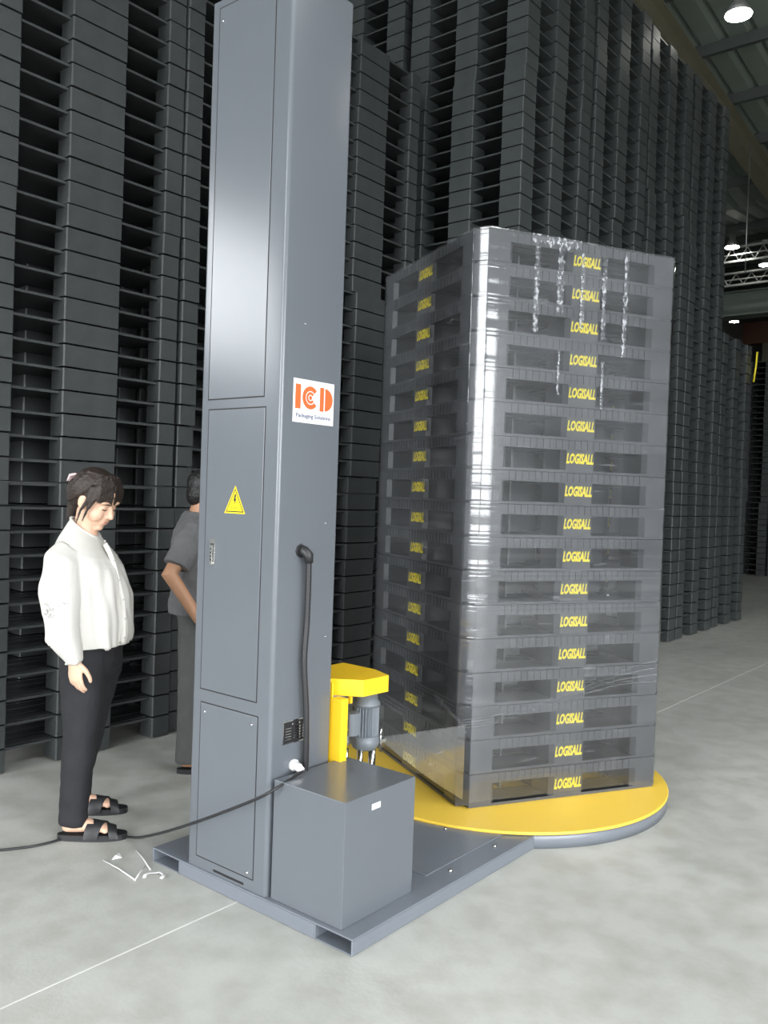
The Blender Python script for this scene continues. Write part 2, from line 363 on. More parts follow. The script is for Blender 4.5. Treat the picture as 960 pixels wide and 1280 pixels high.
    g = MB(); g.box((29.9, HT0, 7.25), (30.15, HT1, 7.95)); g.box((29.8, HT0, 7.95), (30.25, HT1, 7.98)); g.box((29.8, HT0, 7.22), (30.25, HT1, 7.25)); struct('trim_2', g, REDB, MW)
    for k, (s, z0, h_) in enumerate(((17.0, 6.66, .30), (17.35, 6.24, .26))):
        g = MB()
        g.box((s - .03, HT0, z0), (s + .03, HT1, z0 + .04)); g.box((s - .03, HT0, z0 + h_), (s + .03, HT1, z0 + h_ + .04)); g.box((s - .02, HT0, z0 + h_ * .5), (s + .02, HT1, z0 + h_ * .5 + .02)); t = HT0; sg = 1
        while t < HT1:
            g.tube([(s, t, z0 + (.03 if sg > 0 else h_)), (s, t + .16, z0 + (h_ if sg > 0 else .03))], [.014, .014], 5); t += .16; sg = -sg
        struct('trim_%d' % (3 + k), g, GALV, MW)
    # far posts
    for k, (s, t) in enumerate(((30, 7.2), (30, 1.0), (18, -6.0))):
        g = MB(); g.box((s - .12, t - .12, 0), (s + .12, t + .12, 7.25 if s > 20 else 5.76)); struct('trim_%d' % (5 + k), g, RAFT, MW)
hall()
# ------------------------------------------------------------------ high bay lamps, wire
def lamp():
    r_ = thing('high_bay_lamp', '', 'lamp', Matrix())
    m1 = MB(); m1.tube([(0, 0, .34), (0, 0, .3), (0, 0, .16), (0, 0, .12), (0, 0, 0)], [.04, .065, .065, .085, .150], 24); part('housing', m1, LAMP_B, r_)
    m2 = MB(); m2.cyl((0, 0, -.012), (0, 0, .004), .138, .138, 24); part('lens', m2, LAMP_E, r_)
    m3 = MB(); m3.cyl((0, 0, .34), (0, 0, .55), .008, .008, 6); part('hanger', m3, PURL, r_)
    return r_
def copy_tree(o, parent=None):
    c = o.copy(); COL.objects.link(c)
    if parent: c.parent = parent
    for ch in kids.get(o, []): copy_tree(ch, c)
    return c
L0 = lamp(); kids = {L0: [c for c in bpy.data.objects if c.parent == L0]}
spots = [((7.90, 1.50, 6.92), 'nearest and largest high bay lamp, glowing white under the metal roof'),
         ((16.67, 4.27, 6.9), 'small glowing high bay lamp beside the tall stacks, far bay'),
         ((19.53, 4.40, 7.2), 'small glowing high bay lamp at the right edge of the photo'),
         ((26.62, 7.29, 7.4), 'lowest and farthest high bay lamp, just above the far stacks'),
         ((8.0, -4.8, 7.0), None), ((2.0, -4.8, 7.6), None)]  # last two are unseen lamps, added for a soft highlight on the mast
for i, (q, lb) in enumerate(spots):
    o = L0 if i == 0 else copy_tree(L0)
    o.location = M(*q)
    tag(o, lb or ('unseen high bay lamp added for a mast highlight, near the far girders', 'unseen high bay lamp added for a mast highlight, nearest the door')[i - 4], 'lamp', 'high bay lamps under the roof')
wm = MB(); wm.tube([(0, 0, 0), (0, .004, .8), (0, 0, 2.05)], [.009] * 3, 5)
o = part('hanging_wire', wm, GALV); o.matrix_world = Matrix.Translation(M(11.8, 2.50, 5.05)) @ ROT
tag(o, 'thin wire hanging straight down from the roof right of the tall stacks', 'wire')
# ------------------------------------------------------------------ pallets
def block_layout(size, a, b, g):
    """three bands along a side: outer a wide, centre b wide"""
    return [(0, a), (size / 2 - b / 2, size / 2 + b / 2), (size - a, size)]
def deck_mb(size, z0, z1, ins=.0, slats=9, chamfer=.012):
    mb = MB(); c = chamfer; s = size; e = s - ins
    ring_o = [(c, ins), (s - c, ins), (e, c), (e, s - c), (s - c, e), (c, e), (ins, s - c), (ins, c)]; w_ = .05
    ring_i = [(w_, w_), (s - w_, w_), (s - w_, w_), (s - w_, s - w_), (s - w_, s - w_), (w_, s - w_), (w_, s - w_), (w_, w_)]
    vs = [(x, y, z) for z in (z0, z1) for (x, y) in ring_o] + [(x, y, z) for z in (z0, z1) for (x, y) in ring_i]
    fs = []
    for i in range(8):
        j = (i + 1) % 8
        fs += [(i, j, 8 + j, 8 + i), (8 + i, 8 + j, 24 + j, 24 + i)]
        fs += [(j, i, 16 + i, 16 + j)]
        if ring_i[i] != ring_i[j]: fs += [(16 + j, 16 + i, 24 + i, 24 + j)]
    mb.add(vs, fs)
    if ins: mb.box((w_ - .001, w_ - .001, z0 + .001), (s - w_ + .001, s - w_ + .001, z0 + .003))
    gap = .022; wd = (s - 2 * w_ - gap * (slats + 1)) / slats
    for i in range(slats):
        y = w_ + gap + i * (wd + gap); mb.box((w_ - .002, y, z0 + .004), (s - w_ + .002, y + wd, z1 - .001))
    mb.box((s / 2 - .03, w_, z0), (s / 2 + .03, s - w_, z1 - .006))
    return mb
def pallet_parts(size, H, lay, zf, zt, skid=None, slats=9):
    """(name, mesh builder) for a plastic pallet, origin at its front left lower corner"""
    out = [('top_deck', deck_mb(size, zt, H - .001, .028, slats=slats, chamfer=.045))]
    if skid:
        mb = MB()
        for (a, b) in lay: mb.box((0.004, a + .004, zf - skid), (size - .004, b - .004, zf)); mb.box((a + .004, .004, zf - skid + .001), (b - .004, size - .004, zf - .001))
        out.append(('bottom_deck', mb))
    for (a, b) in lay:
        for (c, d) in lay:
            mb = MB(); mb.cbox((a + .0, c + .0, zf), (b - .0, d - .0, H - .0005), .006)
            out.append(('block', mb))
    return out
SZ = 1.1
layA = block_layout(SZ, .118, .325, 0)
partsA = pallet_parts(SZ, .12, layA, .009, .106, None)
meshA = []
for n_, mb in partsA:
    me = mb.mesh('pallet_' + n_, PLASTIC); meshA.append((n_, me))
layB = block_layout(SZ, .185, .205, 0)
one = MB()
for n_, mb in pallet_parts(SZ, .12, layB, .009, .106, None): one.merge(mb)
meshB = one.mesh('plastic_pallet', PLASTIC2)
ROW_DROP = -.06
def stack_frames(s0, t0, n, seed, amp=.009, H=.12):
    """slightly uneven bundles of pallets, one matrix each"""
    rnd = random.Random(seed); res = []; dx = dy = rz = 0; left = 0
    for k in range(n):
        if left == 0: left = rnd.choice((9, 11, 13, 15)); dx = rnd.uniform(-amp, amp); dy = rnd.uniform(-.022, .022); rz = rnd.uniform(-.002, .002)
        left -= 1
        res.append(Matrix.Translation(M(s0 + dx + rnd.uniform(-.0015, .0015), t0 + dy + rnd.uniform(-.003, .003), k * H)) @ Matrix.Rotation(TH + rz, 4, 'Z'))
    return res
def stack_single(fr, k0, k1, where, group):
    for k in range(k0, k1):
        o = bpy.data.objects.new('plastic_pallet', meshB); COL.objects.link(o); o.matrix_world = fr[k]
        tag(o, where % nth(k + 1), 'pallet', group)
def stack_parts(fr, k0, k1, where, group):
    for k in range(k0, k1):
        r_ = bpy.data.objects.new('plastic_pallet', None); COL.objects.link(r_); r_.empty_display_size = .05; r_.matrix_world = fr[k]
        tag(r_, where % nth(k + 1), 'pallet', group)
        for n_, me in meshA:
            c = bpy.data.objects.new(n_, me); COL.objects.link(c); c.parent = r_
def stack_stuff(name, frs, label):
    mb = MB()
    for f in frs: mb.merge(one, f)
    o = part(name, mb, PLASTIC2); tag(o, label, 'pallets'); o['kind'] = 'stuff'
AT = 2.39
A_S = (-.004, 1.112, 2.236)
la = ('black pallet, %s up in the leftmost stack behind the woman',
      'black pallet, %s up in the stack behind the man and grey mast',
      'black pallet, %s up in the stack between mast and wrapped load')
for i, (s0, n, sd) in enumerate(((A_S[0], 36, 3), (A_S[1], 41, 11), (A_S[2], 39, 5))):
    stack_parts(stack_frames(s0, AT, n, sd), 0, n, la[i], ('pallets of the leftmost stack', 'pallets of the stack behind the mast', 'pallets of the stack right of the mast')[i])
BT = 1.645; BS = (3.60, 4.74, 5.95, 7.11, 8.36)
def bb(i, n, seed): return stack_frames(BS[i], BT, n, seed, .02)
f1 = bb(0, 50, 21); f2 = bb(1, 50, 22); f3 = bb(2, 50, 23); f4 = bb(3, 50, 24); f5 = bb(4, 29, 25)
fc = stack_frames(3.60, BT + 1.16, 50, 31, .02)
stack_single(f1, 28, 47, 'black pallet, %s up, in the tall corner stack rising above the wrapped load', 'pallets of the tall corner stack')
stack_single(f2, 28, 46, 'black pallet, %s up, in the tall stack just right of the corner stack', 'pallets of the second tall stack')
stack_single(f3, 0, 50, 'black pallet, %s up, in the tall stack bordering the wrapped load', 'pallets of the third tall stack')
stack_single(f4, 0, 50, 'black pallet, %s up, in the last full-height stack before the open aisle', 'pallets of the fourth tall stack')
stack_single(f5, 0, 29, 'black pallet, %s up, in the low rightmost stack at the row end', 'pallets of the low rightmost stack')
stack_single(fc, 29, 48, 'black pallet, %s up, in the tall stack behind the corner stack', 'pallets of the tall rear stack')
stack_stuff('hidden_pallets', f1[:28] + f1[47:] + f2[:28] + f2[46:] + fc[:29] + fc[48:], 'lower and topmost pallets of the three tall stacks behind the wrapped load')
rear = []
for i in range(3): rear += stack_frames(A_S[i], AT + 1.16, 36, 50 + i)  # unseen row, added so the front stacks' openings stay dark
stack_stuff('light_blocking_pallets', rear, 'unseen second row of black pallet stacks added to darken the near openings')
rear = []
for i in range(1, 5): rear += stack_frames(BS[i], BT + 1.17, 50 if i < 4 else 32, 60 + i)  # mostly hidden row, added to block light behind the tall stacks
stack_stuff('light_blocking_pallets', rear, 'second row of black pallet stacks added to block light behind the tall row')
rear = []
for i in range(4): rear += stack_frames(17.3, 3.5 - 1.13 * (i - 1), 38, 70 + i)
stack_stuff('far_pallets', rear, 'dark bank of stacked pallets far off at the right edge of the photo')
# strap hanging off the low stack
sm = MB(); sm.tube([(0, 0, 0), (.0, .01, -.2), (.0, .03, -.38)], [(.012, .003)] * 3, 6)
o = part('packing_strap', sm, YELLOW_PRINT); o.matrix_world = Matrix.Translation(M(9.47, 1.60, 3.42)) @ ROT
tag(o, 'yellow green packing strap hanging at the top of the low rightmost stack', 'strap')
# ------------------------------------------------------------------ wrapped load
CX, CY, YAW = .3747, 3.7742, .3939
LOADM = Matrix.Translation((CX, CY, .0705)) @ Matrix.Rotation(YAW, 4, 'Z')
layW = [(0, .175), (.465, .655), (.925, 1.1)]
PW = .15
def wrapped():
    res = []
    c = .045
    # top deck: chamfered corners, ribbed rim
    mb = deck_mb(SZ, .103, .1475, slats=11, chamfer=c)
    for i in range(22):
        x = .19 + i * .034
        if i in (8, 9, 10, 11, 12): pass
        for q in range(4):
            m_ = Matrix.Translation((.55, .55, 0)) @ Matrix.Rotation(q * math.pi / 2, 4, 'Z') @ Matrix.Translation((-.55, -.55, 0))
            r_ = MB(); r_.box((x, -.003, .108), (x + .006, .02, .1485)); mb.merge(r_, m_)
    res.append(('top_deck', mb))
    mb = MB()
    for (a, b) in layW:
        e0, e1 = (.01, 1.09) if a > .1 and b < 1 else (c + .004, SZ - c - .004)
        mb.box((e0, a + .006, .0), (e1, b - .006, .011)); mb.box((a + .006, e0, .0005), (b - .006, e1, .0105))
    rim = MB(); 
    for (p, q) in (((c, .003), (SZ - c, .045)), ((c, SZ - .045), (SZ - c, SZ - .003)), ((.003, c), (.045, SZ - c)), ((SZ - .045, c), (SZ - .003, SZ - c))): rim.box(p + (0,), q + (.012,))
    mb.merge(rim); res.append(('bottom_deck', mb))
    for i, (a, b) in enumerate(layW):
        for j, (d, e) in enumerate(layW):
            mb = MB(); x0, x1, y0, y1 = a, b, d, e; cc = [.020] * 4
            if i == 0 and j == 0: cc[0] = c
            if i == 2 and j == 0: cc[1] = c
            if i == 2 and j == 2: cc[2] = c
            if i == 0 and j == 2: cc[3] = c
            c0, c1, c2, c3 = cc
            mb.prism([(x0 + c0, y0), (x1 - c1, y0), (x1, y0 + c1), (x1, y1 - c2), (x1 - c2, y1), (x0 + c3, y1), (x0, y1 - c3), (x0, y0 + c0)], .011, .104)
            # small horizontal ribs on the block faces
            res.append(('block', mb))
    # slim uprights inside the fork openings
    # ribbed inner walls set back inside the fork openings
    up = MB()
    for (x0, x1) in ((.175, .465), (.655, .925)):
        up.box((x0, .30, .012), (x1, .308, .103)); up.box((.30, x0, .012), (.308, x1, .103))
        up.box(((x0 + x1) / 2 - .004, .22, .012), ((x0 + x1) / 2 + .004, .30, .103)); up.box((.22, (x0 + x1) / 2 - .004, .012), (.30, (x0 + x1) / 2 + .004, .103))
    res.append(('inner_wall', up))
    return res
LOGO = text_mb('LOGISALL', .062, .150, shear=.25, offset=.0026, depth=.0012)
logo_me = LOGO.mesh('logo', YELLOW_PRINT)
WM = [(n_, mb.mesh('load_' + n_, WPLASTIC)) for n_, mb in wrapped()]
LOGO_F = [Matrix.Translation((.56, -.0012, .066)), Matrix.Translation((-.0012, .54, .066)) @ Matrix.Rotation(R(-90), 4, 'Z'),
          Matrix.Translation((.54, 1.1012, .066)) @ Matrix.Rotation(R(180), 4, 'Z'), Matrix.Translation((1.1012, .56, .066)) @ Matrix.Rotation(R(90), 4, 'Z')]
for k in range(17):
    rnd = random.Random(900 + k)
    r_ = bpy.data.objects.new('wrapped_pallet', None); COL.objects.link(r_); r_.empty_display_size = .05
    r_.matrix_world = LOADM @ Matrix.Translation((rnd.uniform(-.002, .002), rnd.uniform(-.002, .002), k * PW))
    lb = 'grey-black plastic pallet with yellow lettering, %s in the film-wrapped load' % ('lowest' if k == 0 else 'topmost' if k == 16 else nth(k + 1) + ' from the bottom')
    tag(r_, lb, 'pallet', 'pallets wrapped in clear film on the turntable')
    for n_, me in WM:
        c = bpy.data.objects.new(n_, me); COL.objects.link(c); c.parent = r_
    for m_ in LOGO_F:
        c = bpy.data.objects.new('logo', logo_me); COL.objects.link(c); c.parent = r_; c.matrix_local = m_; c['label'] = 'yellow slanted block capitals reading LOGISALL'
# stretch film sleeve
def film_ring(off, ch=.053, r_=.006):
    """square with flat cut corners, slightly rounded"""
    a, b = -off, SZ + off; c = ch
    raw = [(a + c, a), (b - c, a), (b, a + c), (b, b - c), (b - c, b), (a + c, b), (a, b - c), (a, a + c)]; out = []
    n = len(raw)
    for i in range(n):
        p = Vector(raw[i]); q0 = Vector(raw[i - 1]); q1 = Vector(raw[(i + 1) % n])
        d0 = (q0 - p).normalized(); d1 = (q1 - p).normalized()
        A = p + d0 * r_; B = p + d1 * r_
        for t in (0, .33, .67, 1): out.append((A * (1 - t) ** 2 + p * 2 * t * (1 - t) + B * t * t))
    # subdivide the long sides
    res = []
    for i in range(len(out)):
        p = out[i]; q = out[(i + 1) % len(out)]; L_ = (q - p).length; k = max(1, int(L_ / .05))
        for j in range(k): res.append(p + (q - p) * j / k)
    return res
def sleeve():
    mb = MB(); rows = []; z = .028; rnd = random.Random(5); top = 17 * PW + .004
    zs = []
    while z < top: zs.append(z); z += .0065
    zs.append(top)
    for z in zs:
        ph = (z % PW) / PW
        # film pulls in between decks: three small pleats at each joint
        tuck = -.0010 * math.exp(-((ph - .35) / .14) ** 2)
        pl = .0007 * math.sin(z * 2 * math.pi / .017) * (1 if (ph < .12 or ph > .80) else .04)
        rows.append((z, .0065 + tuck + pl, .0))
    base = [film_ring(r_[1]) for r_ in rows]; n = len(base[0])
    vs = []
    for (z, o_, _), ring in zip(rows, base):
        for i, p in enumerate(ring): vs.append((p.x, p.y, z + (.014 * math.sin(p.x * 5.0) * 0)))
    fs = [(i * n + j, i * n + (j + 1) % n, (i + 1) * n + (j + 1) % n, (i + 1) * n + j) for i in range(len(rows) - 1) for j in range(n)]
    mb.add(vs, fs, 0, True)
    return mb
film = part('stretch_film', sleeve(), FILM); film.matrix_world = LOADM
tag(film, 'clear stretch film wrapped tight around the tall load of grey pallets', 'film')
# ------------------------------------------------------------------ the stretch wrapping machine (local frame = hall frame)
MM = Matrix.Translation(O) @ ROT
mach = thing('stretch_wrapping_machine', 'grey turntable stretch wrapping machine with tall mast, box and yellow round platform', 'machine', MM)
ZP = .055
bp_ = MB()
PL = .0; PR = 1.17; TW = 1.02
bp_.box((.0, .0, ZP - .006), (PR, TW, ZP))                               # top sheet
for (a, b) in ((.0, .165), (.855, 1.02)):                                  # fork channels along s
    bp_.box((.0, a, 0.001), (PR, a + .006, ZP - .006)); bp_.box((.0, b - .006, 0.001), (PR, b, ZP - .006)); bp_.box((.0, a + .006, .001), (PR, b - .006, .006))
bp_.box((.0, .165, .001), (.006, .855, ZP - .006)); bp_.box((PR - .006, .165, .001), (PR, .855, ZP - .006))
part('base_plate', bp_, PAINT_B, mach, .003)
nb = MB(); nb.box((.52, .10, ZP + .0002), (1.05, .92, ZP + .004)); part('cover_plate', nb, PAINT_B, mach, .001)
for (s, t) in ((.055, .40), (.055, .13), (.62, .06), (.62, .27), (.93, .06), (.93, .30), (.62, .7), (.93, .7)):
    b = MB(); z = ZP + (.004 if .52 < s < 1.05 and t > .1 else 0.0); b.tube([(s, t, z), (s, t, z + .005), (s, t, z + .009)], [.009, .009, .004], 8); part('bolt', b, CHROME, mach)
# turntable
TC = (1.752, .562); TR = .835
def disc(cx, cy, r_, z0, z1, n=96, bev=.004):
    mb = MB(); mb.tube([(cx, cy, z0), (cx, cy, z1 - bev), (cx, cy, z1)], [r_, r_, r_ - bev], n); return mb
part('turntable_base', disc(TC[0], TC[1], TR - .004, .002, .056), PAINT_B, mach)
part('turntable_disc', disc(TC[0], TC[1], TR, .0585, .070), YELLOW, mach, label='yellow round platform')
# link housing between plate and turntable
# mast
MS0, MS1, MT0, MT1, MZ = .008, .312, .402, .822, 3.20
def rrect(x0, y0, x1, y1, r_, k=5):
    out = []
    for (cx, cy, a0) in ((x1 - r_, y0 + r_, -90), (x1 - r_, y1 - r_, 0), (x0 + r_, y1 - r_, 90), (x0 + r_, y0 + r_, 180)):
        for i in range(k + 1): a = R(a0 + 90 * i / k); out.append((cx + r_ * math.cos(a), cy + r_ * math.sin(a)))
    return out
mm = MB(); pr = rrect(MS0, MT0, MS1, MT1, .014)
mm.prism(pr, ZP + .0005, MZ)
pr2 = rrect(MS0 + .02, MT0 + .02, MS1 - .02, MT1 - .02, .01)
mm.prism(pr2, MZ, MZ + .02)
mast = part('mast', mm, PAINT, mach)
for p in mast.data.polygons: p.use_smooth = abs(p.normal.z) < .5
mast.data.set_sharp_from_angle(angle=R(35))
def panel(name, t0, t1, z0, z1, th=.0022, par=mast):
    g = MB(); g.box((MS0 - .0006, t0 - .004, z0 - .004), (MS0 + .001, t1 + .004, z1 + .004)); part(name + '_gap', g, DARK, par)
    q = MB(); q.box((MS0 - th, t0, z0), (MS0 + .0005, t1, z1)); return part(name, q, PAINT, par, .0015)
panel('upper_panel', MT0 + .085, MT0 + .375, 1.765, 3.17, .0016)
panel('service_door', MT0 + .075, MT0 + .370, .712, 1.725)
panel('lower_panel', MT0 + .065, MT0 + .365, .098, .660)
for (t, z) in ((MT0 + .09, .63), (MT0 + .34, .63), (MT0 + .09, .115), (MT0 + .355, 3.12), (MT0 + .1, 3.12)):
    b = MB(); b.tube([(MS0 - .001, t, z), (MS0 - .005, t, z), (MS0 - .0065, t, z)], [.005, .005, .003], 8); part('screw', b, CHROME, mast)
sl = MB(); sl.box((MS0 - .001, MT0 + .11, .064), (MS0 + .004, MT0 + .27, .072)); part('vent_slot', sl, DARK, mast)
# latch on the service door
lt = MB(); t_, z_ = MT0 + .325, 1.212
lt.box((MS0 - .006, t_ - .014, z_ - .048), (MS0 - .002, t_ + .014, z_ + .048), 0)
lt.box((MS0 - .0075, t_ - .008, z_ - .034), (MS0 - .006, t_ + .008, z_ + .032), 1)
lt.box((MS0 - .012, t_ - .006, z_ - .042), (MS0 - .006, t_ + .006, z_ + .026), 0)
for i in range(4): lt.box((MS0 - .0125, t_ - .004, z_ - .03 + i * .013), (MS0 - .0119, t_ + .004, z_ - .024 + i * .013), 1)
part('latch', lt, [CHROME, BLACK], mast, label='small chrome and black push latch')
# warning triangle: local x to the viewer's right, flat in the plane facing -s
FL = Matrix(((0, 1, 0, 0), (-1, 0, 0, 0), (0, 0, 1, 0), (0, 0, 0, 1)))     # face frame: X -> -t, -Y -> -s
FL = Matrix(((0, 1, 0, MS0 - .0024), (-1, 0, 0, 0), (0, 0, 1, 0), (0, 0, 0, 1)))
def tri_mb(h, d=.0):
    """rounded warning triangle with bolt; XZ plane, front towards -Y"""
    mb = MB(); w_ = h * 1.12
    def tri(k, y, mi):
        hh = h * k; ww = w_ * k; z0 = -h * .5 + h * (1 - k) / 3
        mb.add([(-ww / 2, y, z0), (ww / 2, y, z0), (0, y, z0 + hh), (-ww / 2, .0, z0), (ww / 2, .0, z0), (0, .0, z0 + hh)],
               [(0, 1, 2), (3, 0, 2, 5), (1, 4, 5, 2), (4, 1, 0, 3)], mi)
    tri(1.0, -.0004, 0); tri(.86, -.0007, 1); tri(.74, -.0010, 0)
    bolt = [(-.012, .20), (.05, .20), (.02, .06), (.055, .06), (-.01, -.16), (-.004, -.02), (-.045, -.02)]
    s_ = h * 1.0
    mb.add([(x * s_ * 1.5, -.0013, z * s_ * 1.1 - h * .03) for x, z in bolt], [(6, 5, 3, 2), (6, 2, 1, 0), (5, 4, 3)], 1)
    for i in range(4):
        x = (-.21 + i * .115) * h; z = -.33 * h
        mb.box((x, -.0013, z), (x + .07 * h, -.0010, z + .012 * h), 1); mb.box((x, -.0013, z + .035 * h), (x + .07 * h, -.0010, z + .047 * h), 1); mb.box((x + .03 * h, -.0013, z), (x + .042 * h, -.0010, z + .06 * h), 1)
    return mb
tr_ = tri_mb(.098); tr_.xf(Matrix.Translation((0, MT0 + .213, 1.405)) @ FL)
part('warning_sign', tr_, [SIGNY, BLACK], mast, label='yellow electric hazard triangle with a black bolt')
# logo sticker on the right face (faces -t): X -> s, -Y -> -t
FR = lambda s, z: Matrix.Translation((s, MT0 - .0006, z))
st = MB(); sw, sh = .205, .150
st.box((-sw / 2, -.0006, -sh / 2), (sw / 2, 0, sh / 2), 0)
def arc(cx, cz, r0_, r1_, a0, a1, y, mi, n=20):
    vs = []; 
    for i in range(n + 1):
        a = R(a0 + (a1 - a0) * i / n); vs += [(cx + r0_ * math.cos(a), y, cz + r0_ * math.sin(a)), (cx + r1_ * math.cos(a), y, cz + r1_ * math.sin(a))]
    st.add(vs, [(2 * i, 2 * i + 1, 2 * i + 3, 2 * i + 2) if a1 < a0 else (2 * i, 2 * i + 2, 2 * i + 3, 2 * i + 1)[::-1] for i in range(n)], mi)
y_ = -.0011; zc = .014
st.box((-.092, y_, zc - .042), (-.066, -.0006, zc + .042), 1)                      # I
arc(-.018, zc, .024, .040, 40, 320, y_, 1); arc(-.018, zc, .011, .0205, 35, 325, y_, 1)   # double C
arc(-.018, zc, .0, .0075, 0, 360, y_, 1)
st.box((.030, y_, zc - .042), (.050, -.0006, zc + .042), 1)                       # D
arc(.056, zc, .0, .040, -90, 90, y_, 1)
tx = text_mb('Packaging Solutions', .02, .172, offset=.0001, depth=.0008); tx.xf(Matrix.Translation((0, -.0011, -.052)))
st.merge(tx, mi=2)
st.xf(FR(MS0 + .158, 1.755)); part('sticker', st, [WHITE, ORANGE, NAVY], mast, label='white sticker with orange letters ICD above small dark lettering')
rp = MB(); rp.box((-.062, -.0015, -.040), (.062, 0, .040), 1); rp.box((-.059, -.0018, -.037), (.059, -.0014, .037), 0)
for i in range(5):
    z = .014 - i * .0095
    rp.box((-.010, -.0022, z - .003), (.022, -.0017, z + .003), 1); rp.box((.034, -.0022, z - .003), (.05, -.0017, z + .003), 1); rp.box((-.05, -.0022, z - .001), (-.022, -.0017, z + .001), 1)
rp.box((-.02, -.0022, .024), (.02, -.0017, .030), 1)
rp.xf(FR(MS0 + .120, .605)); part('rating_plate', rp, [PLATE, CHROME], mast, label='black rating plate with silver rows')
for (s, z) in ((.10, 2.02), (.235, 1.33), (.255, .92)):
    q = MB(); q.box((MS0 + s, MT0 - .0004, z), (MS0 + s + .008, MT0 + .001, z + .002)); part('scratch', q, WHITE, mast)
# conduit
cd = MB(); pts = []; rad = []
path = [(.118, -.002, 1.232), (.120, -.024, 1.226), (.128, -.030, 1.19), (.133, -.026, 1.0), (.128, -.024, .85), (.140, -.028, .70), (.150, -.026, .55), (.158, -.018, .42), (.166, -.012, .2), (.17, -.009, .062)]
def crom(P, k=10):
    P = [Vector(p) for p in P]; out = []
    for i in range(len(P) - 1):
        a = P[max(i - 1, 0)]; b = P[i]; c = P[i + 1]; d = P[min(i + 2, len(P) - 1)]
        for j in range(k):
            t = j / k; out.append(.5 * ((2 * b) + (c - a) * t + (2 * a - 5 * b + 4 * c - d) * t * t + (3 * b - a - 3 * c + d) * t ** 3))
    return out + [P[-1]]
P_ = crom([(MS0 + a, MT0 + b, c) for a, b, c in path], 26)
cd.tube(P_, [.0115 if i % 2 else .0098 for i in range(len(P_))], 10); part('conduit', cd, BLACK, mach, label='black corrugated cable conduit')
el = MB(); el.tube([(MS0 + .116, MT0 + .001, 1.235), (MS0 + .118, MT0 - .02, 1.235), (MS0 + .124, MT0 - .032, 1.222), (MS0 + .128, MT0 - .032, 1.195)], [.019, .018, .018, .015], 12); el.tube([(MS0 + .116, MT0 + .001, 1.235), (MS0 + .116, MT0 - .006, 1.235)], [.024, .024], 8)
part('elbow_fitting', el, BLACK, mach)
pg = MB(); pg.tube([(MS0 + .112, MT0, .487), (MS0 + .112, MT0 - .012, .487)], [.02, .02], 12); pg.tube([(MS0 + .112, MT0 - .012, .487), (MS0 + .113, MT0 - .03, .483), (MS0 + .116, MT0 - .045, .474)], [.014, .015, .011], 12)
part('cable_gland', pg, WHITE, mach, label='white plastic cable gland')
# box on the base
bx = MB(); bx.box((.018, .063, ZP + .0005), (.386, .386, .462)); boxo = part('control_box', bx, PAINT, mach, .002)
lb_ = MB(); lb_.box((.150, .0622, .405), (.195, .0630, .425)); part('label_plate', lb_, WHITE, boxo, label='small white label')
# film carriage on the far side of the mast
car = link('film_carriage', None, mach); car.empty_display_size = .05
ZT = .748
cov = MB(); poly = [(.354, .450), (.423, .345), (.565, .338), (.612, .446), (.62, .62), (.34, .62), (.34, .450)]
cov.prism(poly, ZT - .062, ZT); part('cover', cov, YELLOW_L, car, .003)
bk = MB(); bk.box((.318, .355, .30), (.352, .405, .69)); bk.box((.318, .405, .30), (.324, .80, ZT - .002)); part('bracket', bk, YELLOW_L, car, .002)
tb = MB(); tb.box((.405, .392, .655), (.418, .402, .686)); part('tab', tb, YELLOW_L, car)
MX, MY = .520, .410
mo = MB(); pf = []
for i in range(56):
    a = 2 * math.pi * i / 56; r_ = .052 if i % 2 == 0 else .0455; pf.append((MX + r_ * math.cos(a), MY + r_ * math.sin(a)))
mo.prism(pf, .515, .628); mo.tube([(MX, MY, .628), (MX, MY, .64), (MX, MY, .65), (MX, MY, .686)], [.055, .055, .046, .042], 28)
mo.tube([(MX, MY, .458), (MX, MY, .466), (MX, MY, .482), (MX, MY, .515)], [.034, .048, .055, .055], 28)
part('motor', mo, MOTOR, car, label='finned grey electric motor')
tbx = MB(); tbx.cbox((.395, .372, .535), (.452, .430, .618), .012); tbx.tube([(.40, .40, .535), (.40, .40, .51), (.41, .41, .495)], [.010, .010, .008], 8)
tbo = part('terminal_box', tbx, MOTOR, car, .003)
wt = tri_mb(.026); wt.xf(Matrix.Translation((.3945, .402, .570)) @ Matrix(((0, 1, 0, 0), (-1, 0, 0, 0), (0, 0, 1, 0), (0, 0, 0, 1)))); part('hazard_sticker', wt, [SIGNY, BLACK], car)
for (s, t, r_) in ((.475, .395, .012), (.535, .385, .014), (.445, .44, .010)):
    q = MB(); q.cyl((s, t, .12), (s, t, .468), r_, r_, 18); part('roller', q, CHROME, car)
q = MB(); q.cyl((.47, .60, .16), (.47, .60, .66), .095, .095, 32); part('film_roll', q, WHITE, car, label='roll of clear film')
q = MB(); q.box((.34, .345, .105), (.60, .64, .118)); part('lower_plate', q, YELLOW_L, car, .002)
q = MB(); q.box((.565, .37, .478), (.60, .40, .492)); q.cyl((.585, .385, .44), (.585, .385, .53), .006, .006, 8); part('film_clamp', q, CHROME, car)
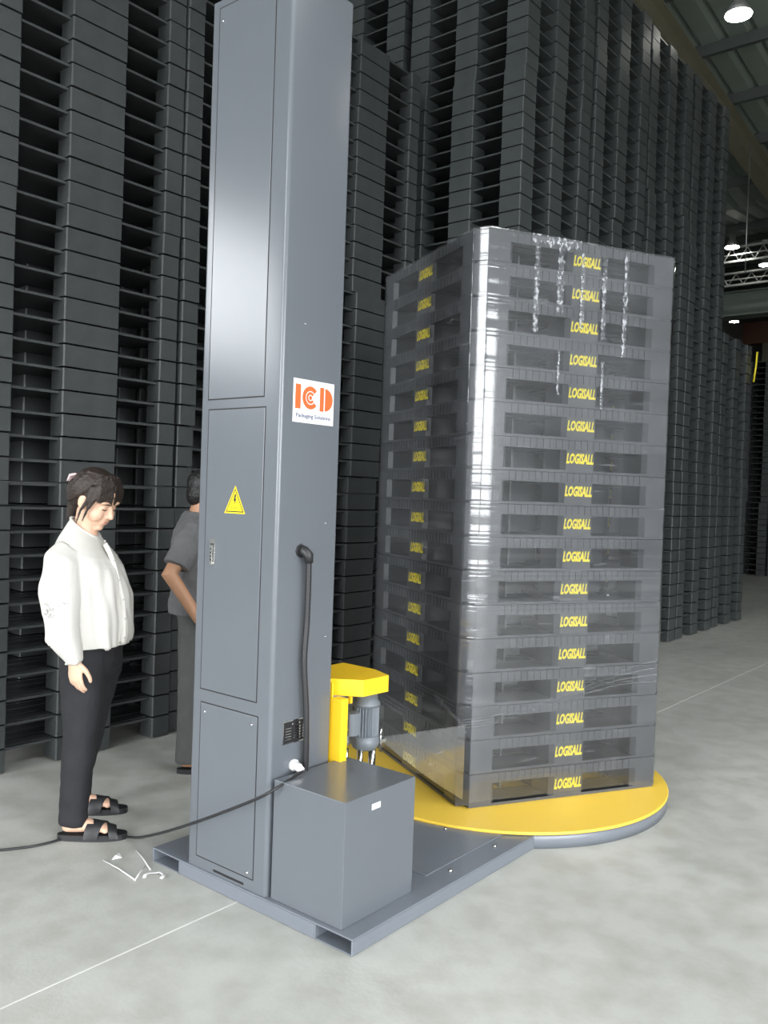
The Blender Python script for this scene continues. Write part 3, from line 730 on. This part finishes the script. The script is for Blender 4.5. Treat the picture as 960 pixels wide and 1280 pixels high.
# film web from the carriage to the load corner
A0 = MM.inverted() @ (LOADM @ Vector((.012, -.006, 0)))
fm = MB(); NN = 14; start = Vector((.592, .384, .487)); vs = []
for i in range(NN + 1):
    k = i / NN
    for j in range(NN + 1):
        g = j / NN; end = Vector((A0.x, A0.y, .115 + .33 * g)); st_ = start + Vector((0, 0, .016 * (g - .5)))
        p = st_.lerp(end, k); p.z -= .012 * math.sin(math.pi * k) * (1 - g); vs.append(p)
fm.add(vs, [(i * (NN + 1) + j, i * (NN + 1) + j + 1, (i + 1) * (NN + 1) + j + 1, (i + 1) * (NN + 1) + j) for i in range(NN) for j in range(NN)], 0, True)
o = part('film_web', fm, FILM2); o.matrix_world = MM
o.parent = film; o.matrix_parent_inverse = film.matrix_world.inverted()
# gathered film rope lines wound round the load
rope = MB()
for q in range(4):
    a = [(-.0075, .25 - .0, .455 - .01 * q), (-.0085, .04, .40 + .008 * q - .012 * q), (.03, -.0085, .40 - .012 * q), (.3, -.0075, .43 - .012 * q), (.75, -.0075, .56 - .02 * q), (1.06, -.0085, .62 - .035 * q)]
    rope.tube(crom(a, 8), [(.0016, .0016)] * (8 * 5 + 1), 5)
o = part('film_pleat', rope, FILM2, film)
CREASE = film_mat('crumpled_film', .16, 5.7, .5, crumple=True)
rnd = random.Random(12)
for (x, z0, z1, wd) in ((.290, 2.12, 2.50, .016), (.415, 2.22, 2.54, .020), (.535, 2.16, 2.50, .012), (.655, 2.12, 2.50, .014), (.775, 2.05, 2.53, .014), (.66, 1.80, 2.02, .008), (.42, 1.85, 2.05, .007)):
    c = MB(); n = 40; vs = []
    for i in range(n + 1):
        z = z0 + (z1 - z0) * i / n; k = .6 + .5 * rnd.random()
        for j in range(5):
            vs.append((x + (j - 2) * wd / 2 * k + rnd.uniform(-.002, .002), -.0085 - rnd.uniform(.0, .004) * (1 if 0 < j < 4 else 0), z))
    c.add(vs, [(i * 5 + j, i * 5 + j + 1, (i + 1) * 5 + j + 1, (i + 1) * 5 + j) for i in range(n) for j in range(4)], 0, True)
    part('film_crease', c, CREASE, film)
c = MB(); n = 22; vs = []
for i in range(n + 1):
    x = .26 + .26 * i / n; h = .03 + .03 * abs(math.sin(i * .9)) * rnd.random()
    vs += [(x, -.009, 2.555), (x + rnd.uniform(-.004, .004), -.0095 - rnd.uniform(0, .005), 2.555 - h * .6), (x, -.0085, 2.555 - h)]
c.add(vs, [(i * 3 + j, i * 3 + j + 1, i * 3 + j + 4, i * 3 + j + 3) for i in range(n) for j in range(2)], 0, True)
part('film_tail', c, CREASE, film)
# ------------------------------------------------------------------ power cord, scraps
def cord(path_, r_=.006, k=10):
    mb = MB(); P = crom(path_, k); mb.tube(P, [r_] * len(P), 8); return mb
gl = M(MS0 + .116, MT0 - .045, .474)
c1 = cord([(-3.4, 3.0, .0065), (-2.6, 3.05, .0065), (-1.9, 3.22, .0065), (-1.45, 3.344, .0065), (-1.29, 3.43, .0065), (-1.17, 3.585, .0065), (-1.0, 3.50, .012),
           (-.86, 3.30, .10), (-.66, 3.103, .228), (-.427, 2.914, .382), (-.334, 2.87, .445), tuple(gl)], .0052, 10)
o = part('power_cord', c1, BLACK); tag(o, 'thin black power cord running along the floor past the slippers to the mast', 'cord')
sc1 = MB()
for (a, b) in (((-1.03, 3.29), (-.86, 3.13)), ((-.862, 3.13), (-.856, 3.25)), ((-.93, 3.39), (-.83, 3.22))):
    sc1.tube([(a[0], a[1], .0045), ((a[0] + b[0]) / 2, (a[1] + b[1]) / 2, .009), (b[0], b[1], .0045)], [.0028] * 3, 6)
sc1.tube([(-.80 + .035 * math.cos(R(a)), 3.16 + .035 * math.sin(R(a)), .005 + .006 * (a % 90) / 90) for a in range(-30, 220, 25)], [(.007, .002)] * 10, 6)
o = part('film_scrap', sc1, WHITE); tag(o, 'curled shreds of white film lying on the floor beside the base plate', 'scrap')
s2 = MB(); s2.add([(-1.0, 3.30, .002), (-.965, 3.32, .003), (-.985, 3.345, .012), (-.99, 3.31, .016)], [(0, 1, 2), (0, 2, 3), (0, 3, 1), (1, 3, 2)])
o = part('paper_scrap', s2, WHITE); tag(o, 'tiny folded white paper scrap on the floor below the black slippers', 'scrap')
# ------------------------------------------------------------------ people
def hand(mb, wrist, dirv, palm_n, side, L=.165, curl=.25, spread=1.0, thumb=True):
    """palm, four unequal bent fingers and a thumb; dirv = finger direction, palm_n = palm normal, side = thumb side direction"""
    d = Vector(dirv).normalized(); n = Vector(palm_n); n = (n - d * n.dot(d)).normalized(); sd = Vector(side); sd = (sd - d * sd.dot(d) - n * sd.dot(n)).normalized()
    w0 = Vector(wrist); k = L / .165
    mb.limb([w0 - d * .03, w0, w0 + d * .03 * k, w0 + d * .075 * k], [(.021, .017), (.021, .016), (.033 * k, .015), (.036 * k, .012)], 14, ref=n)
    for i, (off, ln) in enumerate(((.028, .068), (.010, .077), (-.009, .071), (-.027, .055))):
        b = w0 + d * (.080 - abs(off - .005) * .25) * k + sd * off * k
        ln *= k; a = curl * (1 + .15 * i); dd = d + sd * off * 3.0 * spread * .35
        p1 = b + (dd * math.cos(a * .5) + n * math.sin(a * .5)).normalized() * ln * .45
        p2 = p1 + (dd * math.cos(a * 1.6) + n * math.sin(a * 1.6)).normalized() * ln * .32
        p3 = p2 + (dd * math.cos(a * 2.5) + n * math.sin(a * 2.5)).normalized() * ln * .26
        mb.limb([b - d * .02, b, p1, p2, p3], [.0095 * k, .0092 * k, .0086 * k, .0078 * k, .0066 * k], 10)
    b = w0 + d * .022 * k + sd * .022 * k
    q1 = b + (d * .62 + sd * .62 + n * .25).normalized() * .040 * k; q2 = q1 + (d * .85 + sd * .25 + n * .3).normalized() * .032 * k; q3 = q2 + (d * .95 + n * .25).normalized() * .022 * k
    mb.limb([b, q1, q2, q3], [.015 * k, .0115 * k, .0098 * k, .008 * k], 10)
def head_mb(mb, H, female=True):
    """H: matrix from head frame (x forward, z up, origin mid skull) to body frame"""
    h = MB()
    h.ell((-.012, 0, .032), (.092, .074, .080)); h.ell((.020, 0, -.020), (.068, .064, .078))
    h.ell((.040, 0, -.070), (.042, .043, .032)); h.ell((.066, 0, -.092), (.020, .022, .016))
    for s in (1, -1):
        h.ell((.050, s * .034, -.036), (.036, .032, .036)); h.ell((.062, s * .030, .020), (.024, .034, .012))
        h.ell((-.008, s * .072, -.010), (.020, .008, .030)); h.ell((.0, s * .070, -.033), (.010, .008, .012))
        h.ell((.069, s * .031, -.001), (.013, .016, .010))
    h.limb([(.083, 0, .006), (.093, 0, -.014), (.103, 0, -.031)], [.0065, .0085, .0115], 10)
    h.ell((.092, .011, -.034), (.009, .007, .006)); h.ell((.092, -.011, -.034), (.009, .007, .006))
    h.ell((.078, 0, -.050), (.016, .030, .022)); h.ell((.078, 0, -.066), (.014, .024, .012))
    mb.merge(h, H)
def face_bits(root, H, lipm):
    l = MB(); l.ell((.0905, 0, -.0575), (.0048, .018, .0036), n=12, k=6); l.ell((.0895, 0, -.0640), (.0052, .015, .0042), n=12, k=6); l.xf(H); part('lips', l, lipm, root)
    for s in (1, -1):
        e = MB(); e.limb([(.0775, s * .046, -.0045), (.0825, s * .032, -.0075), (.0815, s * .020, -.0050)], [.0016, .0022, .0016], 6); e.xf(H); part('eyelashes', e, HAIRB, root)
        e = MB(); e.limb([(.077, s * .052, .018), (.086, s * .034, .0215), (.088, s * .016, .018)], [.0018, .0030, .0018], 6); e.xf(H); part('eyebrow', e, HAIR, root)
def slipper(root, m_, name='slipper'):
    o_ = MB(); n = 24; pf = []
    for i in range(n):
        a = 2 * math.pi * i / n; c_, s_ = math.cos(a), math.sin(a)
        x = .07 + .138 * c_; wd = .034 + .013 * (1 / (1 + math.exp(-(x - .08) * 30))); pf.append((x, wd * (abs(s_) ** .8) * (1 if s_ > 0 else -1)))
    o_.prism(pf, .0, .024, smooth=False)
    def strap(x0, x1, skew, h):
        vs = []; K = 12
        for side_ in (0, 1):
            for i in range(K + 1):
                a = math.pi * i / K; y = -.050 * math.cos(a); z = .014 + h * math.sin(a) ** .8
                x = (x0 if side_ == 0 else x1) + skew * (i / K - .5); zz = z - (.012 if side_ else 0) * math.sin(a)
                vs.append((x, y, zz)); vs.append((x, y * .92, zz - .005 * math.sin(a)))
        q = 2 * (K + 1)
        for i in range(K):
            a, b, c, d = 2 * i, 2 * i + 2, q + 2 * i + 2, q + 2 * i
            o_.f.append(tuple(len(o_.v) + j for j in (a, b, c, d))[::-1]); o_.f.append(tuple(len(o_.v) + j + 1 for j in (a, b, c, d)))
            o_.f.append(tuple(len(o_.v) + j for j in (a, b, b + 1, a + 1))); o_.f.append(tuple(len(o_.v) + j for j in (d, c, c + 1, d + 1))[::-1])
            for _ in range(4): o_.mi.append(0); o_.sm.append(True)
        o_.v += vs
    strap(.060, .118, .04, .066); strap(.128, .165, -.03, .048)
    o_.xf(m_); s = part(name, o_, BLACK, root, .002); return s
def foot(mb, m_, k=1.0):
    f = MB()
    f.limb([(-.028, 0, .055), (.0, 0, .062), (.06, 0, .055), (.12, 0, .043)], [(.028, .026), (.030, .034), (.034, .026), (.040, .016)], 14, ref=(0, 0, 1))
    f.limb([(0, 0, .06), (-.003, 0, .14)], [.034, .032], 12)
    for i, (y, ln, r_) in enumerate(((.030, .052, .0125), (.012, .05, .009), (-.003, .044, .0085), (-.017, .036, .008), (-.030, .026, .0075))):
        f.limb([(.125 - abs(y) * .3, y * 1.0, .040), (.125 + ln * .6 - abs(y) * .4, y * 1.08, .036)], [r_, r_ * .92], 8)
    mb.merge(f, m_)
# ---- woman in cream blouse
WPOS = Matrix.Translation((-1.185, 3.59, 0)) @ Matrix.Rotation(R(-4), 4, 'Z')
wom = thing('person', 'woman in loose cream blouse, black trousers and slippers, looking down beside the mast', 'person', WPOS)
HW = Matrix.Translation((-.012, .0, 1.380)) @ Matrix.Rotation(R(-14), 4, 'Z') @ Matrix.Rotation(R(27), 4, 'Y')
nf = Matrix.Translation((-.02, -.10, 0)) @ Matrix.Rotation(R(12), 4, 'Z')
ff = Matrix.Translation((-.12, .17, 0)) @ Matrix.Rotation(R(14), 4, 'Z')
body = MB(); head_mb(body, HW)
body.limb([(-.055, 0, 1.20), (-.05, 0, 1.27), (-.038, 0, 1.33)], [.056, .047, .050], 16)
body.limb([(-.02, 0, .80), (-.01, 0, .95), (-.04, 0, 1.10), (-.05, 0, 1.16)], [(.13, .10), (.12, .09), (.13, .09), (.10, .06)], 18, ref=(1, 0, 0))
for s in (1, -1):
    body.limb([(-.05, s * .10, 1.14), (-.05, s * .15, 1.12)], [.04, .04], 12)
body.limb([(-.05, -.15, 1.12), (-.065, -.222, .94), (.012, -.228, .765)], [.042, .034, .023], 12)
body.limb([(-.05, .15, 1.12), (-.055, .20, .94), (-.045, .19, .80)], [.042, .034, .023], 12)
hand(body, (.014, -.228, .757), (.10, .0, -1), (.35, 1.0, .1), (1, -.25, 0), .150, .30)
hand(body, (-.042, .188, .790), (.15, -.05, -1), (.35, -1.0, .1), (1, .25, 0), .150, .30)
for s, m_ in ((-1, nf), (1, ff)):
    an = m_ @ Vector((0, 0, .12)); body.limb([(-.015, s * .08, .78), (-.01 + an.x * .2, s * .09, .60), (an.x * .5, (s * .09 + an.y) / 2, .38), tuple(an)], [.07, .055, .042, .032], 14)
    foot(body, m_)
remesh('body', body, SKIN, wom, .0042, 3)
face_bits(wom, HW, LIP)
tro = MB()
tro.limb([(-.02, 0, .90), (-.02, 0, .80), (-.01, 0, .73)], [(.155, .120), (.165, .130), (.155, .12)], 20, ref=(1, 0, 0))
for s, m_ in ((-1, nf), (1, ff)):
    an = m_ @ Vector((0, 0, .08))
    tro.tube([(-.015, s * .080, .80), (-.01, s * .085, .66), (an.x * .35, s * .092, .50), (an.x * .6, (s * .09 + an.y) / 2, .36), (an.x - .004, an.y, .20), (an.x - .008, an.y, .11), (an.x - .010, an.y, .062)],
             [(.082, .100), (.080, .093), (.070, .076), (.060, .066), (.053, .060), (.051, .058), (.050, .058)], 20, ref=(1, 0, 0))
remesh('trousers', tro, BTROUS, wom, .006, 4, [(.010, .08, 0)])
bl = MB()
rings = [(.785, -.022, .160, .195), (.825, -.022, .166, .203), (.89, -.020, .164, .203), (.97, -.020, .156, .198), (1.05, -.032, .146, .192), (1.12, -.042, .134, .188), (1.165, -.046, .118, .178), (1.20, -.050, .098, .150), (1.23, -.052, .078, .112), (1.252, -.054, .064, .080), (1.264, -.054, .056, .064)]
bl.tube([(r_[1], 0, r_[0]) for r_ in rings], [(r_[3], r_[2]) for r_ in rings], 28, ref=(1, 0, 0))
for s, arm in ((-1, [(-.055, .125, 1.155), (-.070, .170, 1.12), (-.062, .205, 1.04), (-.052, .228, .94), (-.028, .236, .85), (-.004, .232, .785), (.010, .228, .745)]),
               (1, [(-.055, .125, 1.155), (-.065, .170, 1.12), (-.07, .20, 1.04), (-.065, .212, .94), (-.055, .206, .86), (-.045, .194, .81), (-.042, .190, .785)])):
    bl.tube([(a, s * b, c) for a, b, c in arm], [.062, .074, .076, .074, .068, .046, .034], 18)
blo = remesh('blouse', bl, CREAM, wom, .006, 5, [(.010, .16, 0)], fold=(.0115, 9, .80, 1.19, -.03), tilt=(1.10, 1.25, -.054, .62))
pk = MB()
def surf(z):     # front surface of the blouse at height z
    for a, b in zip(rings, rings[1:]):
        if a[0] <= z <= b[0]:
            k = (z - a[0]) / (b[0] - a[0]); return [a[i] + (b[i] - a[i]) * k for i in range(4)]
pp = []
for i in range(24):
    z = .795 + i * (1.20 - .795) / 23; q = surf(z); a = R(-14); pp.append((q[1] + q[2] * math.cos(a) + .002, q[3] * math.sin(a), z))
pk.tube(pp, [(.011, .004)] * len(pp), 8, ref=(0, 1, 0)); part('button_band', pk, CREAM, wom)
for i in range(6):
    z = .82 + i * .078; q = surf(z); a = R(-14); b = MB(); c_ = (q[1] + q[2] * math.cos(a) + .008, q[3] * math.sin(a), z); b.ell(c_, (.004, .006, .006), n=8, k=5); part('button', b, LACE, wom)
col = MB(); cpts = []
for i in range(25):
    a = 2 * math.pi * i / 24; cpts.append((-.052 + .058 * math.cos(a), .062 * math.sin(a), 1.262 - .040 * math.cos(a)))
col.tube(cpts, [.006] * 25, 8); part('collar', col, CREAM, wom)
lc = MB(); rnd = random.Random(4)
for i in range(46):
    z = rnd.uniform(.925, .985); a = rnd.uniform(-2.1, -.7); cx, cy = -.050, -.226
    lc.box((cx + .0735 * math.cos(a) - .003, cy + .0735 * math.sin(a) - .003, z), (cx + .0735 * math.cos(a) + .003, cy + .0735 * math.sin(a) + .003, z + .0035))
lc_o = part('sleeve_lace', lc, LACE, wom)
# hair
hr = MB()
hr.ell((-.024, 0, .040), (.098, .084, .086)); hr.ell((-.075, 0, -.010), (.052, .060, .065)); hr.ell((-.105, 0, -.005), (.040, .040, .050))
hr.limb([(-.075, 0, -.02), (-.080, 0, -.08), (-.078, 0, -.13)], [.045, .028, .014], 12)
for s in (1, -1):
    for i in range(7):
        y = s * (.008 + i * .011); hr.limb([(.02, y * .8, .122 - abs(y) * .2), (.052, y, .095 - abs(y) * .35), (.075 - abs(y) * .2, y * 1.03, .050 - abs(y) * .2), (.086 - abs(y) * .25, y * 1.03, .018)], [.009, .008, .006, .003], 8)
    hr.limb([(.035, s * .070, .07), (.045, s * .080, .02), (.036, s * .080, -.035), (.034, s * .074, -.085)], [.015, .010, .006, .003], 8)
    hr.limb([(.02, s * .075, .06), (.022, s * .082, .0), (.010, s * .082, -.045), (.015, s * .078, -.105)], [.016, .010, .006, .003], 8)
    for i in range(9):
        a = R(20 + i * 17); hr.limb([(.03 - .02 * i * .3, s * (.02 + .062 * math.sin(a * .6)), .118 - .012 * i), (-.05 - .004 * i, s * (.035 + .045 * math.sin(a)), .10 - .018 * i), (-.105, s * .03, .02 - .006 * i)], [.008, .009, .007], 8)
hr.xf(HW); remesh('hair', hr, HAIR, wom, .004, 1, [(.004, .012, 0)])
hc = MB()
for i in range(5):
    hc.limb([(-.118, -.030 + i * .012, .055), (-.138, -.032 + i * .013, .04), (-.140, -.030 + i * .012, .012)], [.005, .0055, .003], 6)
hc.limb([(-.128, -.034, .046), (-.128, .024, .046)], [.006, .006], 8); hc.xf(HW); part('hair_clip', hc, CLIPM, wom, label='pale pink hair claw clip')
for (m_) in (nf, ff): slipper(wom, m_)
# ---- man in grey shirt behind the mast
MPOS = Matrix.Translation((-.93, 4.46, 0)) @ Matrix.Rotation(R(8), 4, 'Z')
man = thing('person', 'man in grey short-sleeved shirt and dark trousers, half hidden behind the mast', 'person', MPOS)
HM = Matrix.Translation((.022, 0, 1.412)) @ Matrix.Rotation(R(10), 4, 'Z') @ Matrix.Rotation(R(12), 4, 'Y')
b2 = MB(); head_mb(b2, HM)
b2.limb([(-.04, 0, 1.22), (-.02, 0, 1.30), (.0, 0, 1.37)], [.064, .057, .056], 16)
b2.limb([(0, 0, .85), (0, 0, 1.0), (-.01, 0, 1.12), (-.03, 0, 1.18)], [(.135, .10), (.135, .10), (.14, .095), (.10, .06)], 18, ref=(1, 0, 0))
b2.limb([(-.035, -.16, 1.19), (-.135, -.255, 1.02), (.01, -.235, .80)], [.052, .041, .028], 14)
b2.limb([(-.035, .16, 1.19), (-.10, .24, 1.02), (.05, .20, .83)], [.052, .041, .028], 14)
hand(b2, (.018, -.233, .79), (.75, .15, -.65), (.2, 1.0, .2), (.4, -.2, 1), .165, .45)
hand(b2, (.06, .20, .82), (.7, -.15, -.7), (.2, -1.0, .2), (.4, .2, 1), .165, .45)
n2 = Matrix.Translation((-.02, -.10, 0)); f2_ = Matrix.Translation((.10, .12, 0))
for s, m_ in ((-1, n2), (1, f2_)):
    an = m_ @ Vector((0, 0, .12)); b2.limb([(0, s * .09, .86), (an.x * .5, s * .095, .48), tuple(an)], [.08, .058, .036], 14); foot(b2, m_)
remesh('body', b2, SKIN2, man, .0045, 3); face_bits(man, HM, LIP)
t2 = MB(); t2.limb([(0, 0, .93), (0, 0, .86), (0, 0, .80)], [(.150, .120), (.162, .130), (.155, .12)], 20, ref=(1, 0, 0))
for s, m_ in ((-1, n2), (1, f2_)):
    an = m_ @ Vector((0, 0, .08))
    t2.tube([(0, s * .08, .86), (0, s * .09, .70), (an.x * .5, s * .095, .50), (an.x * .8, s * .097, .34), (an.x, an.y, .18), (an.x, an.y, .06)], [(.088, .11), (.088, .102), (.078, .086), (.070, .078), (.066, .074), (.066, .076)], 20, ref=(1, 0, 0))
remesh('trousers', t2, GTROUS, man, .007, 4, [(.014, .09, 0)])
s2_ = MB(); rg = [(.80, 0, .158, .172), (.84, 0, .160, .176), (.95, 0, .150, .170), (1.08, -.01, .148, .182), (1.18, -.02, .140, .200), (1.24, -.028, .118, .190), (1.275, -.03, .092, .14), (1.30, -.030, .078, .094), (1.318, -.028, .066, .070)]
s2_.tube([(a[1], 0, a[0]) for a in rg], [(a[3], a[2]) for a in rg], 26, ref=(1, 0, 0))
for s, xe in ((-1, -.105), (1, -.085)): s2_.tube([(-.03, s * .15, 1.235), (-.06, s * .205, 1.16), (xe, s * .248, 1.06)], [.066, .072, .066], 16)
remesh('shirt', s2_, GSHIRT, man, .006, 4, [(.014, .09, 0), (.006, .03, 0)])
h2 = MB(); h2.ell((-.022, 0, .045), (.100, .084, .082)); h2.ell((-.055, 0, -.005), (.056, .072, .072)); h2.ell((.03, 0, .085), (.06, .062, .035)); h2.xf(HM); remesh('hair', h2, HAIRB, man, .004, 2, [(.005, .012, 0)])
for m_ in (n2, f2_): slipper(man, m_, 'sandal')
